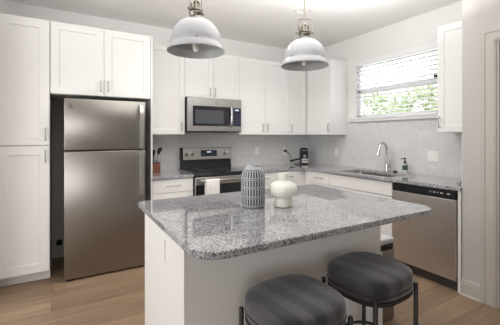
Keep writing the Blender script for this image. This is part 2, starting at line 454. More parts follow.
shrub(1.8, -.85, 2.28, .62, 1500, M_leaf, 'leafy green shrub outside, in right part of window view')
shrub(2.3, .55, 2.42, .68, 1500, M_leaf, 'leafy green shrub outside, in left part of window view')
shrub(3.9, .40, 2.62, .75, 1300, M_leaf, 'taller pale leafy shrub standing behind the others outside')
shrub(4.2, 2.10, 2.75, .80, 1300, M_leaf, 'leafy shrub outside, far back at left edge of window view')

# ------------------------------------------------------------------ tall cabinet, fridge surround
UB, UT = 1.375, 2.440
def bottomless(mb): return mb
t = thing('pantry_cabinet', 'tall white pantry cabinet left of the refrigerator, two stacked doors', 'cabinet', (-3.886, -.3, 0))
mb = MB(); BK.box(mb, -4.086, -3.688, .001, .608, .095, UT); mb.build('body', M_cab, t)
mb = MB(); BK.box(mb, -4.086, -3.688, .001, .548, 0, .095); mb.build('toe_kick', M_cab, t)
d = BK.shaker(-4.084, -3.690, 1.272, UT-.003, .609, .630, .080, t); BK.pull(d, -3.723, 1.375, .630, .11)
d = BK.shaker(-4.084, -3.690, .098, 1.262, .609, .630, .080, t); BK.pull(d, -3.723, 1.172, .630, .11)

t = thing('overfridge_cabinet', 'white two-door cabinet mounted above the refrigerator', 'cabinet', (-3.217, -.3, 1.756))
mb = MB(); BK.box(mb, -3.685, -2.763, .001, .608, 1.756, UT); mb.build('body', M_cab, t)
d = BK.shaker(-3.683, -3.2255, 1.759, UT-.003, .609, .630, .07, t); BK.pull(d, -3.256, 1.856, .630)
d = BK.shaker(-3.2225, -2.765, 1.759, UT-.003, .609, .630, .07, t); BK.pull(d, -3.188, 1.858, .630)
tag(MB().box(-2.761, -2.743, -.630, -.001, 0, UT, .001).build('fridge_end_panel', M_cab, loc=(-2.752, -.3, 0)), 'narrow white full-height end panel right of the refrigerator', 'panel')

# ------------------------------------------------------------------ wall cabinets
def wall_cab(W, u0, u1, z0, z1, label, doors, depth=.313, name='wall_cabinet', filler=None):
    loc = W.p((u0+u1)/2, .15, z0)
    t = thing(name, label, 'cabinet', loc)
    mb = MB(); W.box(mb, u0+.001, u1-.001, .0095, depth, z0, z1); mb.build('body', M_cab, t)
    if filler:
        mb = MB(); W.box(mb, *filler, depth+.0005, depth+.021, z0, z1); mb.build('filler_strip', M_cab, t)
    for (a, b, hu, hz) in doors:
        d = W.shaker(a+.002, b-.002, z0+.002, z1-.003, depth+.001, depth+.022, .062, t)
        W.pull(d, hu, hz, depth+.022)
    return t
wall_cab(BK, -2.742, -2.2790, UB, UT, 'white single-door wall cabinet between refrigerator panel and microwave', [(-2.742, -2.2790, -2.326, 1.478)])
wall_cab(BK, -2.2790, -1.5170, 1.846, UT, 'short white two-door wall cabinet directly above the microwave', [(-2.2790, -1.898, -1.945, 1.925), (-1.898, -1.5170, -1.879, 1.925)])
wall_cab(BK, -1.5170, -.66, UB, UT, 'white two-door wall cabinet right of the microwave', [(-1.5170, -1.096, -1.137, 1.476), (-1.096, -.66, -1.060, 1.476)])
wall_cab(BK, -.66, -.001, UB, UT, 'narrow white corner wall cabinet on the back wall', [(-.66, -.338, -.633, 1.472)])
wall_cab(RT, -.854, -.3365, UB, UT, 'white corner wall cabinet on the window wall, beside the window', [(-.854, -.361, -.828, 1.478)], filler=(-.3605, -.3365))
wall_cab(RT, -2.704, -2.335, 1.393, UT+.01, 'white wall cabinet right of the window, next to closet wall', [(-2.704, -2.335, -2.364, 1.492)])

# ------------------------------------------------------------------ base cabinets
def base_cab(W, u0, u1, label, fronts, d=.608, top=.882):
    t = thing('base_cabinet', label, 'cabinet', W.p((u0+u1)/2, .3, 0))
    mb = MB(); W.box(mb, u0+.001, u1-.001, .01, d, .10, top); mb.build('body', M_cab, t)
    mb = MB(); W.box(mb, u0+.001, u1-.001, .01, d-.06, 0, .10); mb.build('toe_kick', M_cab, t)
    for (k, a, b, z0, z1, h) in fronts:
        if k == 'drawer':
            f = W.slab(a+.002, b-.002, z0, z1, d+.001, d+.021, t, 'drawer')
            if h: W.pull(f, (a+b)/2, (z0+z1)/2, d+.021, .15, False)
        else:
            f = W.shaker(a+.002, b-.002, z0, z1, d+.001, d+.021, .06, t)
            if h is not None: W.pull(f, h, z1-.10, d+.021)
    return t
base_cab(BK, -2.742, -2.2790, 'white base cabinet between refrigerator panel and range', [('drawer', -2.742, -2.2790, .727, .872, 1), ('door', -2.742, -2.2790, .104, .720, -2.33)])
base_cab(BK, -1.5170, -1.097, 'white base cabinet just right of the range', [('drawer', -1.5170, -1.097, .727, .872, 1), ('door', -1.5170, -1.097, .104, .720, -1.14)])
base_cab(BK, -1.097, -.001, 'white base cabinet running into the back corner', [('drawer', -1.097, -.735, .727, .872, 1), ('door', -1.097, -.735, .104, .720, -.78)])
base_cab(RT, -1.126, -.6315, 'white drawer base cabinet under the window-wall counter, next to corner', [('drawer', -1.126, -.739, .727, .872, 1), ('door', -1.126, -.739, .104, .720, -1.08)])
base_cab(RT, -2.044, -1.126, 'white sink base cabinet with plain false front', [('drawer', -2.037, -1.126, .727, .872, 0), ('door', -2.037, -1.582, .104, .720, -1.62), ('door', -1.582, -1.126, .104, .720, -1.54)], top=.68)
tag(MB().box(-.630, -.0105, -2.700, -2.675, 0, .882, .001).build('counter_end_panel', M_cab, loc=(-.3, -2.69, 0)), 'narrow white end panel between dishwasher and closet wall', 'panel')

# ------------------------------------------------------------------ counters
CT0, CT1 = .8835, .914
def slab_poly(poly, z0, z1, r=.004):
    mb = MB(); mb.prism(poly, z0, z1); return mb
o = MB().box(-2.742, -2.2795, -.650, -.0095, CT0, CT1, .003).build('countertop', M_gran, loc=(-2.51, -.3, CT0)); tag(o, 'short speckled grey granite countertop left of the range', 'countertop')
SY0, SY1, SX0, SX1 = -1.94, -1.22, -.560, -.165
us = sorted([-1.5165, -.650, SX0, SX1, -.0095]); vs = sorted([-2.704, SY0, SY1, -.650, -.0095])
mb = cells(us, vs, lambda x, y: (y > -.65 or x > -.65) and not (SX0 < x < SX1 and SY0 < y < SY1), CT0, CT1, lambda a, b, c: (a, b, c))
o = mb.build('countertop', M_gran, loc=(-.3, -.3, CT0)); tag(o, 'long L-shaped speckled grey granite countertop holding the sink', 'countertop')
t = thing('kitchen_sink', 'undermount stainless steel sink below the window', 'sink', (-.36, -1.58, .70))
mb = MB(); r_ = []
def rr(x0, x1, y0, y1, z, r, n=6):
    pts = []
    for cx_, cy_, a0 in ((x1-r, y1-r, 0), (x0+r, y1-r, 90), (x0+r, y0+r, 180), (x1-r, y0+r, 270)):
        for k in range(n+1):
            a = math.radians(a0+90*k/n); pts.append((cx_+r*math.cos(a), cy_+r*math.sin(a), z))
    return pts
g = .006
mb.loft([rr(SX0-.02, SX1+.02, SY0-.02, SY1+.02, CT0-.001, .03), rr(SX0-g, SX1+g, SY0-g, SY1+g, CT0-.001, .03), rr(SX0, SX1, SY0, SY1, .74, .05), rr(SX0+.03, SX1-.03, SY0+.03, SY1-.03, .705, .04)], cap=False)
mb.bm.faces.new([v for v in mb.bm.verts][-28:])
mb.build('basin', M_sinkst, t, smooth=40)
MB().lathe([(.045, .0), (.045, .004), (.03, .003), (.012, .001)], (-.36, -1.58, .7055), 24).build('drain', M_chrome, t, smooth=40)

# faucet
t = thing('kitchen_faucet', 'chrome gooseneck faucet with pull-down spray behind the sink', 'faucet', (-.098, -1.58, CT1))
fx, fy = -.098, -1.58
MB().lathe([(.028, .0005), (.028, .008), (.024, .012), (.022, .05), (.020, .095), (.0145, .10)], (fx, fy, CT1), 24).build('base', M_chrome, t, smooth=40)
pts = [(fx, fy, CT1+.095), (fx, fy, 1.185)]
for k in range(1, 13):
    a = PI*k/12*.93; pts.append((fx-.088+.088*math.cos(a), fy-.012*(1-math.cos(a)), 1.185+.088*math.sin(a)))
MB().tube(pts, .0125, 14).build('gooseneck', M_chrome, t, smooth=60)
e = Vector(pts[-1]); dd = (e-Vector(pts[-2])).normalized()
MB().tube([e-dd*.004, e+dd*.02, e+dd*.05, e+dd*.095], .0145, 14, .0215).build('spray_head', M_chrome, t, smooth=60)
mb = MB(); mb.cyl((fx, fy-.018, CT1+.065), (fx, fy-.048, CT1+.065), .015); mb.tube([(fx, fy-.042, CT1+.068), (fx-.005, fy-.050, CT1+.11), (fx-.008, fy-.052, CT1+.155)], .0065, 10, .005)
mb.build('lever', M_chrome, t, smooth=50)
tag(MB().lathe([(.024, .0006), (.024, .016), (.019, .022), (.008, .024)], (-.085, -1.69, CT1), 20).build('sink_hole_cover', M_black, smooth=40, loc=(-.085, -1.69, CT1)), 'small black round cap on counter beside the faucet', 'cap')
# soap bottle
bx, by = -.115, -1.838
t = thing('soap_bottle', 'hand soap bottle with black pump and dark green label', 'bottle', (bx, by, CT1))
MB().lathe([(.026, .0006), (.030, .004), (.030, .105), (.026, .116), (.014, .122), (.014, .126)], (bx, by, CT1), 24).build('body', M_soap, t, smooth=40)
lb = MB().lathe([(.0305, .045), (.0305, .100)], (bx, by, CT1), 24, cap=False).build('label_band', M_green, t, smooth=40); lb['label'] = 'dark green label'
mb = MB(); mb.lathe([(.018, .124), (.018, .142), (.008, .146), (.006, .172), (.014, .174), (.014, .184), (.004, .187)], (bx, by, CT1), 16)
mb.tube([(bx, by, CT1+.179), (bx-.02, by+.016, CT1+.179), (bx-.036, by+.028, CT1+.172)], .0055, 8); mb.build('pump', M_black, t, smooth=40)
# little chrome knob at the counter end
tag(MB().lathe([(.016, .0006), (.016, .008), (.008, .014), (.008, .022), (.017, .028), (.017, .040), (.008, .046)], (-.595, -2.672, CT1), 18).build('chrome_stopper', M_chrome, smooth=40, loc=(-.595, -2.672, CT1)), 'small chrome stopper at the counter end by closet wall', 'stopper')

# ------------------------------------------------------------------ dishwasher
t = thing('dishwasher', 'stainless steel dishwasher with black control strip under counter', 'dishwasher', (-.3, -2.36, 0))
y0, y1 = -2.6725, -2.0465
MB().box(-.600, -.012, y0, y1, .004, .880).build('body', M_darkgrey, t)
MB().box(-.590, -.50, y0, y1, .0, .085).build('toe_kick', M_black, t)
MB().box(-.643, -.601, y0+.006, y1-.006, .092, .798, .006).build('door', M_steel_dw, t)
c = MB().box(-.643, -.601, y0+.006, y1-.006, .800, .876, .005).build('control_panel', M_black, t)
MB().box(-.650, -.643, -2.40, -2.22, .812, .845, .003).build('grip', M_bglass, c)
for y, w_ in ((-2.48, .018), (-2.545, .026), (-2.51, .008), (-2.605, .026), (-2.445, .010)):
    MB().box(-.6438, -.643, y-w_/2, y+w_/2, .838, .848).build('button', M_ink, c)

# ------------------------------------------------------------------ refrigerator
t = thing('refrigerator', 'stainless steel top-freezer refrigerator in the alcove', 'refrigerator', (-3.214, -.4, 0))
fx0_, fx1_ = -3.573, -2.844
MB().box(fx0_+.004, fx1_-.004, -.685, -.04, .03, 1.695, .004).build('body', M_darkgrey, t)
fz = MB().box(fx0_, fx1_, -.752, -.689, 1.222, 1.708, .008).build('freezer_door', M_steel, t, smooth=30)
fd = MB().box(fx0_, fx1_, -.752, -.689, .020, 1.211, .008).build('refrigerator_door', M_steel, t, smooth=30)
MB().box(fx0_+.01, fx1_-.01, -.69, -.66, .012, .05).box(fx0_+.02, fx0_+.08, -.735, -.65, 0, .018).box(fx1_-.08, fx1_-.02, -.735, -.65, 0, .018).build('foot_grille', M_black, t)
def fhandle(parent, z0, z1, flip):
    mb = MB(); x = -2.890; n = 12; rings = []
    for k in range(n+1):
        s_ = k/n; z = z0+(z1-z0)*s_; e_ = s_ if flip else 1-s_        # e_=1 at the free (far) end
        out = -.797 + .034*max(0, (e_-.82)/.18)**2
        wv = .021
        rings.append([(x-wv, out, z), (x-wv*.8, out-.010, z), (x+wv*.8, out-.010, z), (x+wv, out, z), (x+wv*.8, out+.010, z), (x-wv*.8, out+.010, z)])
    mb.loft(rings)
    zj = z0 if flip else z1
    for zz in ((z0+.012, z1-.03) if flip else (z0+.03, z1-.012)): mb.box(x-.014, x+.014, -.795, -.751, zz-.012, zz+.012, .002)
    o = mb.build('handle', M_steel_l, parent, smooth=40); o['label'] = 'bright bar handle'
fhandle(fz, 1.236, 1.672, True); fhandle(fd, .748, 1.196, False)
mb = MB(); mb.mi = 0
cx_, cz_ = -3.521, 1.636
def disc(mb, r0, r1, y, n=28):
    a = [(cx_+r1*math.cos(2*PI*k/n), y, cz_+r1*math.sin(2*PI*k/n)) for k in range(n)]
    b = [(cx_+r0*math.cos(2*PI*k/n), y-.0025, cz_+r0*math.sin(2*PI*k/n)) for k in range(n)]
    mb.loft([[(p[0], -.7515, p[2]) for p in a], a, b], cap=True)
disc(mb, .0175, .019, -.7535)
bd = mb.build('badge', M_chrome, fz); bd['label'] = 'round nickel maker badge'
mb = MB(); mb.tube([(cx_+.013*math.cos(a*.3), -.7565, cz_+.013*math.sin(a*.3)) for a in range(21)], .0012, 6, closed=True)
mb.tube([(cx_-.007+.0042*math.cos(k*.35), -.7565, cz_+.0052*math.sin(k*.35)) for k in range(3, 17)], .0011, 6)
mb.tube([(cx_+.004+.0032*math.cos(k*.35), -.7565, cz_+.0026+.003*math.sin(k*.35)) for k in range(3, 15)], .0011, 6)
mb.tube([(cx_+.002, -.7565, cz_+.005), (cx_+.002, -.7565, cz_-.006), (cx_+.007, -.7565, cz_-.006)], .0011, 6)
mb.build('monogram', M_steel_l, bd)
o = thing('wall_outlet_box', 'recessed water line box low behind the refrigerator', 'outlet box', (-3.615, -.01, .13))
MB().box(-3.655, -3.58, -.012, -.001, .12, .29, .003).build('plate', M_plate, o)
MB().box(-3.645, -3.59, -.014, -.0121, .14, .20).build('recess', M_black, o)

# ------------------------------------------------------------------ microwave
t = thing('microwave', 'over-the-range stainless microwave with black window', 'microwave', (-1.8980, -.2, 1.406))
x0, x1, z0, z1 = -2.2755, -1.5205, 1.4065, 1.838
MB().box(x0, x1, -.397, -.010, z0, z1).build('body', M_black, t)
df = MB().box(x0+.004, x1-.128, -.405, -.3975, z0+.012, z1-.0, .002).build('door', M_steel_l, t)
MB().box(x1-.127, x1, -.405, -.3975, z0+.012, z1, .002).build('control_frame', M_steel_l, t)
MB().box(x0+.072, x1-.1285, -.4075, -.4045, 1.484, 1.735, .001).build('window', M_bglass, df)
MB().box(x0+.105, -1.7850, -.4088, -.4073, 1.516, 1.685).build('window_screen', M_mesh, df)
mb = MB()
pts = [(-1.6850, -.405, 1.48), (-1.6850, -.432, 1.495), (-1.6850, -.446, 1.61), (-1.6850, -.432, 1.73), (-1.6850, -.405, 1.745)]
mb.tube([pts[0], pts[1], (-1.6850, -.442, 1.545), pts[2], (-1.6850, -.442, 1.68), pts[3], pts[4]], .0145, 12)
mb.build('handle', M_chrome, df, smooth=60)
cp = MB().box(-1.6430, -1.5280, -.4075, -.4045, 1.484, 1.725, .001).build('control_panel', M_disp, t)
MB().box(-1.6170, -1.5600, -.4085, -.4074, 1.688, 1.708).build('clock_display', M_digit, cp)
for r in range(4):
    for c_ in range(3): MB().box(-1.6300+.034*c_, -1.6070+.034*c_, -.4082, -.4074, 1.520+.034*r, 1.530+.034*r).build('button', M_mesh, cp)
mb = MB(); cxb, czb = -1.8850, 1.785
mb.loft([[(cxb+r*math.cos(2*PI*k/24), y, czb+r*math.sin(2*PI*k/24)) for k in range(24)] for r, y in ((.017, -.4045), (.017, -.4065), (.014, -.408))])
b_ = mb.build('badge', M_pull, df); b_['label'] = 'round silver maker badge'
MB().box(-2.0550, -1.7500, -.4035, -.3975, 1.4072, 1.4180).build('vent_grip', M_black, t)

# ------------------------------------------------------------------ range
t = thing('kitchen_range', 'stainless electric range with black glass cooktop and rear control panel', 'range', (-1.8980, -.33, 0))
x0, x1 = -2.2755, -1.5205
MB().box(x0, x1, -.655, -.03, .02, .905).build('body', M_black, t)
MB().box(x0-.0, x1+.0, -.690, -.05, .906, .926, .004).box(x0+.003, x1-.003, -.688, -.656, .880, .906, .003).build('cooktop', M_bglass, t)
mb = MB()
for (cx_, cy_, r) in ((-2.0850, -.50, .095), (-1.7150, -.50, .075), (-2.0850, -.24, .075), (-1.7150, -.24, .095)):
    MB().tube([(cx_+r*math.cos(2*PI*k/36), cy_+r*math.sin(2*PI*k/36), .9262) for k in range(36)], .0012, 5, closed=True).build('burner_ring', M_mesh, t)
x0 += .025; x1 += .022
# rear guard: black riser then stainless panel
bg = MB().prism([(-.115, .927), (-.03, .927), (-.03, 1.06), (-.085, 1.06)], x0+.01, x1-.025)
for v in bg.bm.verts: v.co = Vector((v.co.z, v.co.x, v.co.y))
bg.build('backguard_riser', M_black, t)
pn = MB().prism([(-.105, 1.040), (-.03, 1.040), (-.03, 1.200), (-.075, 1.200), (-.09, 1.192)], x0+.028, x1+.0)
for v in pn.bm.verts: v.co = Vector((v.co.z, v.co.x, v.co.y))
pn = pn.build('control_panel', M_steel_l, t, bevel=.003)
ec = MB().prism([(-.108, 1.036), (-.03, 1.036), (-.03, 1.202), (-.078, 1.202), (-.093, 1.195)], x0+.002, x0+.027)
for v in ec.bm.verts: v.co = Vector((v.co.z, v.co.x, v.co.y))
ec.build('end_cap', M_black, t)
def slope(z): return -.105+.015*(z-1.040)/.16
MB().obox((-1.8590, slope(1.122)-.001, 1.122), (1, 0, 0), (0, 1, -.094), (0, .094, 1), .118, .003, .042).build('display', M_disp, pn)
MB().obox((-1.8590, slope(1.140)-.0045, 1.140), (1, 0, 0), (0, 1, -.094), (0, .094, 1), .03, .001, .011).build('clock_digits', M_digit, pn)
mb = MB()
for r in range(2):
    for c_ in range(7):
        z = 1.094+.02*r; mb.obox((-1.9500+.030*c_, slope(z)-.0042, z), (1, 0, 0), (0, 1, 0), (0, .09, 1), .008, .0008, .003)
mb.build('key_marks', M_mesh, pn)
for x in (-2.1850, -2.1030, -1.6250, -1.5570):
    y = slope(1.118); mb = MB()
    mb.cyl((x, y+.002, 1.118), (x, y-.012, 1.117), .026, 24); mb.cyl((x, y-.012, 1.117), (x, y-.030, 1.115), .021, 24, .018)
    mb.build('knob', M_chrome, pn, smooth=40)
x0 -= .025; x1 -= .022
dr = MB().box(x0+.004, x1-.004, -.690, -.656, .20, .876, .006).build('oven_door', M_steel_l, t)
MB().box(x0+.075, x1-.095, -.6925, -.6895, .36, .790, .001).build('oven_window', M_bglass, dr)
MB().box(x0+.004, x0+.074, -.6925, -.6895, .21, .790, .001).build('door_edge', M_black, dr)
mb = MB(); mb.tube([(x0+.06, -.690, .842), (x0+.06, -.733, .842), (x0+.075, -.740, .842), (x1-.075, -.740, .842), (x1-.06, -.733, .842), (x1-.06, -.690, .842)], .011, 12)
mb.build('handle', M_steel_l, dr, smooth=50)
MB().box(x0+.004, x1-.004, -.685, -.656, .045, .190, .004).build('storage_drawer', M_steel_l, t)
MB().box(x0+.03, x1-.03, -.60, -.05, 0, .02).build('feet', M_black, t)
# dish towel over the handle
def towel():
    mb = MB(); xa, xb = -2.1750, -2.0030; n = 14; rings = []
    prof = [(-.7225, .60), (-.7225, .70), (-.7225, .80), (-.724, .842), (-.731, .853), (-.740, .8565), (-.749, .853), (-.7555, .842), (-.757, .78), (-.758, .70), (-.759, .60), (-.760, .50)]
    for k, (y, z) in enumerate(prof):
        r = []
        for i in range(n+1):
            s_ = i/n; x = xa+(xb-xa)*s_; wv = .004*math.sin(s_*9+.5)*max(0, min(1, (.84-z)/.12)) if k > 6 else 0
            r.append((x, y-abs(wv), z+(.012*s_ if z < .8 else 0)))
        rings.append(r)
    mb.loft(rings, cap=False, closed=False); return mb
o = towel().build('dish_towel', M_towel, smooth=60, loc=(-2.0850, -.74, .6)); tag(o, 'light cotton dish towel hanging over the oven door handle', 'towel')
so = o.modifiers.new('solid', 'SOLIDIFY'); so.thickness = .0035; so.offset = 1

# ------------------------------------------------------------------ island
IX0, IX1, IY0, IY1 = -3.148, -1.585, -3.047, -1.910
t = thing('kitchen_island', 'white kitchen island base below the granite top', 'island', (-2.48, -2.37, 0))
bx0, bx1, by0, by1 = -3.094, -1.775, -2.758, -1.975
MB().box(bx0+.002, bx1-.002, by0+.002, by1, .0, .8825).build('body', M_island, t)
MB().box(bx0-.016, bx0+.0015, by0-.016, by1, .0, .8825, .001).build('end_panel', M_island, t)
mb = MB().box(bx0+.002, bx1-.001, by0-.016, by0+.0015, .0, .8825, .001).build('seating_panel', M_wall, t)
mb = MB()
mb.box(-2.085, bx1+.002, by0-.030, by0-.0165, .0, .60, .002)
for x in (-2.03, -1.955, -1.88): mb.box(x-.010, x+.010, by0-.036, by0-.030, .13, .60, .002)
mb.box(-2.095, bx1+.012, by0-.045, by0-.0165, 0, .115, .004)
pl = mb.build('pilaster', M_island, t)
mb = MB(); mb.box(bx0+.002, -2.096, by0-.032, by0-.0165, 0, .10, .004); mb.build('baseboard', M_island, t)
ou = MB().box(bx0-.0225, bx0-.0165, -2.475, -2.435, .690, .805, .002).build('outlet', M_plate, t)
for z in (.722, .772): MB().box(bx0-.0235, bx0-.0226, -2.468, -2.442, z-.014, z+.014).build('socket', M_plate, ou)
def rpoly(x0, x1, y0, y1, i, n=10):
    pts = []   # corner radii: back right, back left, front left, front right
    for (cx_, sx, cy_, sy, a0, r) in ((x1, -1, y1, -1, 0, .07), (x0, 1, y1, -1, 90, .05), (x0, 1, y0, 1, 180, .125), (x1, -1, y0, 1, 270, .115)):
        r -= i
        for k in range(n+1):
            a = math.radians(a0+90*k/n); pts.append((cx_+sx*r+r*math.cos(a), cy_+sy*r+r*math.sin(a)))
    return pts
mb = MB()
z0, z1 = .8835, .914
mb.loft([[(x, y, z) for x, y in rpoly(IX0+i, IX1-i, IY0+i, IY1-i, i)] for i, z in ((.003, z0), (0, z0+.003), (0, z1-.003), (.003, z1))])
tag(mb.build('island_countertop', M_gran, loc=(-2.37, -2.48, z0)), 'large round-cornered speckled granite slab topping the island', 'countertop')

# trash can at the island's far end
t = thing('trash_can', 'stainless trash can with white lid beside the island end', 'trash can', (-1.60, -2.47, 0))
tx0, tx1, ty0, ty1 = -1.745, -1.447, -2.645, -2.30
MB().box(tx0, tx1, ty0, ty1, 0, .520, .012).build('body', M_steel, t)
MB().box(tx0+.006, tx1-.006, ty0+.006, ty1-.006, .5195, .566, .006).build('neck_band', M_black, t)
MB().box(tx0-.002, tx1+.002, ty0-.004, ty1, .566, .580, .004).build('rim', M_steel_l, t)
MB().box(tx0+.002, tx1-.002, ty0+.002, ty1-.004, .580, .602, .006).build('lid', M_bluewhite, t)

# ------------------------------------------------------------------ vases
vx, vy = -2.545, -2.428
mb = MB(); mb.lathe([(.066, .001), (.072, .006), (.0745, .02), (.076, .12), (.0755, .185), (.070, .212), (.056, .234), (.043, .246), (.0405, .252), (.041, .262), (.038, .265), (.035, .260), (.034, .20), (.03, .02)], (vx, vy, .914), 64, True)
tag(mb.build('ceramic_vase', M_vase, smooth=50, loc=(vx, vy, .914)), 'tall grey ceramic vase patterned with rows of dark dashes', 'vase')
vx, vy = -2.379, -2.519
mb = MB()
pr = [(.052, .001), (.056, .004), (.056, .02), (.052, .045), (.0505, .056), (.054, .060), (.070, .066), (.083, .079), (.0900, .097), (.0905, .112), (.086, .128), (.074, .142), (.055, .153), (.040, .159), (.0355, .165), (.0345, .178), (.0345, .206), (.032, .209), (.029, .205), (.028, .155), (.02, .10)]
mb.lathe(pr, (vx, vy, .914), 56)
tag(mb.build('ceramic_vase', M_cream, smooth=50, loc=(vx, vy, .914)), 'cream mushroom-shaped vase with round belly and narrow neck', 'vase')

# ------------------------------------------------------------------ counter items
ux, uy = -2.617, -.255
t = thing('utensil_holder', 'reddish wooden utensil holder on counter beside the refrigerator', 'holder', (ux, uy, CT1))
mb = MB(); hb = .047
mb.loft([rr(ux-hb, ux+hb, uy-hb, uy+hb, z, .008, 3) for z in (.9146, 1.030)]+[rr(ux-hb+i, ux+hb-i, uy-hb+i, uy+hb-i, z, .006, 3) for i, z in ((.007, 1.030), (.007, .93))])
mb.build('cup', M_wood_r, t)
def utensil(name, label, cat, foot, top, head, hm, tm):
    t = thing(name, label, cat, foot)
    a, b = Vector(foot), Vector(top)
    MB().tube([a, (a+b)/2, b], .0065, 8, .0055).build('handle', hm, t, smooth=50)
    d = (b-a).normalized(); L, W = head; side = d.cross(Vector((0, 1, 0))).normalized(); nrm = d.cross(side)
    mb = MB(); rings = []
    for s_, w_ in ((-.002, .25), (.12, .6), (.35, 1), (.75, 1), (.95, .75), (1, .4)):
        c = b+d*L*s_; rings.append([c+side*W*w_+nrm*.002, c-side*W*w_+nrm*.002, c-side*W*w_-nrm*.002, c+side*W*w_-nrm*.002])
    mb.loft(rings); mb.build('head', tm, t)
zb = .932
utensil('serving_spoon', 'black serving spoon leaning far left in the wooden holder', 'spoon', (ux-.028, uy+.02, zb), (ux-.030, uy-.01, 1.12), (.075, .018), M_black, M_black)
utensil('slotted_spatula', 'wide grey spatula leaning right in the wooden holder', 'spatula', (ux-.01, uy-.025, zb), (ux+.022, uy-.03, 1.045), (.095, .024), M_black, mat('grey_nylon', (.32, .32, .33), .4))
utensil('kitchen_tongs', 'steel tongs standing upright at back of the wooden holder', 'tongs', (ux+.0, uy+.025, zb), (ux-.022, uy+.025, 1.155), (.085, .010), M_steel_l, M_steel_l)
utensil('black_spatula', 'black nylon turner with dark head, tallest in wooden holder', 'spatula', (ux-.015, uy+.005, zb), (ux+.030, uy+.005, 1.13), (.085, .020), M_black, M_black)
utensil('pasta_fork', 'slim dark fork with steel neck at right of wooden holder', 'fork', (ux+.025, uy+.02, zb), (ux+.062, uy+.02, 1.16), (.06, .012), M_steel_l, M_black)

# coffee maker in the corner
kx, ky = -.285, -.215
t = thing('coffee_maker', 'compact black coffee maker in the counter corner', 'coffee maker', (kx, ky, CT1))
ax = Vector((math.cos(-.53), math.sin(-.53), 0)); ay = Vector((-ax.y, ax.x, 0))
def kbox(mb, u0, u1, v0, v1, z0, z1):
    mb.obox(Vector((kx, ky, (z0+z1)/2))+ax*(u0+u1)/2+ay*(v0+v1)/2, ax, ay, (0, 0, 1), (u1-u0)/2, (v1-v0)/2, (z1-z0)/2)
mb = MB()
def kring(i, z): return [tuple(Vector((kx, ky, 0))+ax*x+ay*y+Vector((0, 0, z))) for x, y, _ in rr(-.058+i, .058-i, -.085+i, .085-i, 0, .03, 5)]
mb.loft([kring(.003, .9147), kring(0, .922), kring(0, 1.135), kring(.006, 1.160), kring(.03, 1.172)])
body = mb.build('body', M_black, t, smooth=50)
mb = MB(); kbox(mb, -.042, .042, -.0875, -.085, 1.128, 1.142); mb.build('trim_strip', M_chrome, t)
mb = MB(); c0 = Vector((kx, ky, 1.045)) - ay*.0845
mb.tube([c0, c0-ay*.010], .022, 20); mb.build('dial', M_pull, t)
mb = MB(); kbox(mb, -.046, .046, -.0885, -.085, .940, 1.005); lp = mb.build('front_plate', M_pale, t)
mb = MB()
for u in (-.030, -.010, .010, .029): kbox(mb, u-.006, u+.006, -.0892, -.0886, .958, .990)
mb.build('plate_marks', M_darkgrey, lp)
p0 = Vector((kx, ky, 1.0)) - ax*.058 - ay*.03
MB().tube([p0+ax*.01, p0-ax*.06-Vector((0, 0, .012)), p0-ax*.13-Vector((0, 0, .030)), p0-ax*.165-Vector((0, 0, .040))], .013, 10, .016).build('portafilter_handle', M_black, t, smooth=50)
MB().tube([(-.505, -.035, 1.115), (-.47, -.05, 1.09), (-.44, -.055, 1.06), (-.425, -.06, 1.0), (-.41, -.07, .945), (-.36, -.09, .925), (-.32, -.14, .93), (kx, ky+.06, .95)], .004, 8).build('power_cord', M_black, t, smooth=60)
mb = MB().box(-.535, -.490, -.045, -.0155, 1.105, 1.140, .006); mb.build('plug', M_black, t)
mb = MB(); mb.lathe([(.050, .001), (.055, .004), (.055, .010), (.045, .008), (.02, .006)], (-.455, -.29, CT1), 28); tag(mb.build('dark_spot', M_darkgrey, smooth=40, loc=(-.455, -.29, CT1)), 'flat dark round saucer on counter under the coffee handle', 'spot')  # flat dark round spot on the counter below the handle

# ------------------------------------------------------------------ outlets and switches
def outlet(W, u, z, label, gang=1, kind='outlet', name='wall_outlet'):
    t = thing(name, label, kind, W.p(u, .012, z)); w_ = .036*gang+.0 if gang == 1 else .062
    mb = MB(); W.box(mb, u-w_, u+w_, .0085, .0135, z-.059, z+.059, .002); p = mb.build('plate', M_plate, t)
    for g in range(gang):
        uu = u+(g-(gang-1)/2)*.046
        if kind == 'outlet':
            for zz in (z-.02, z+.02):
                mb = MB(); W.box(mb, uu-.014, uu+.014, .0136, .0150, zz-.014, zz+.014, .001); mb.build('socket', M_plate, t)
        else:
            mb = MB(); W.box(mb, uu-.015, uu+.015, .0136, .017, z-.033, z+.033, .002); mb.build('rocker', M_plate, t)
outlet(BK, -1.030, 1.130, 'white wall outlet on the back tile right of the range')
outlet(BK, -.512, 1.115, 'white wall outlet with black plug near back corner')
outlet(RT, -.650, 1.115, 'white wall outlet on window-wall tile near the corner')
outlet(RT, -2.106, 1.128, 'white double light switch plate on tile above the dishwasher', 2, 'light switch', 'light_switch')

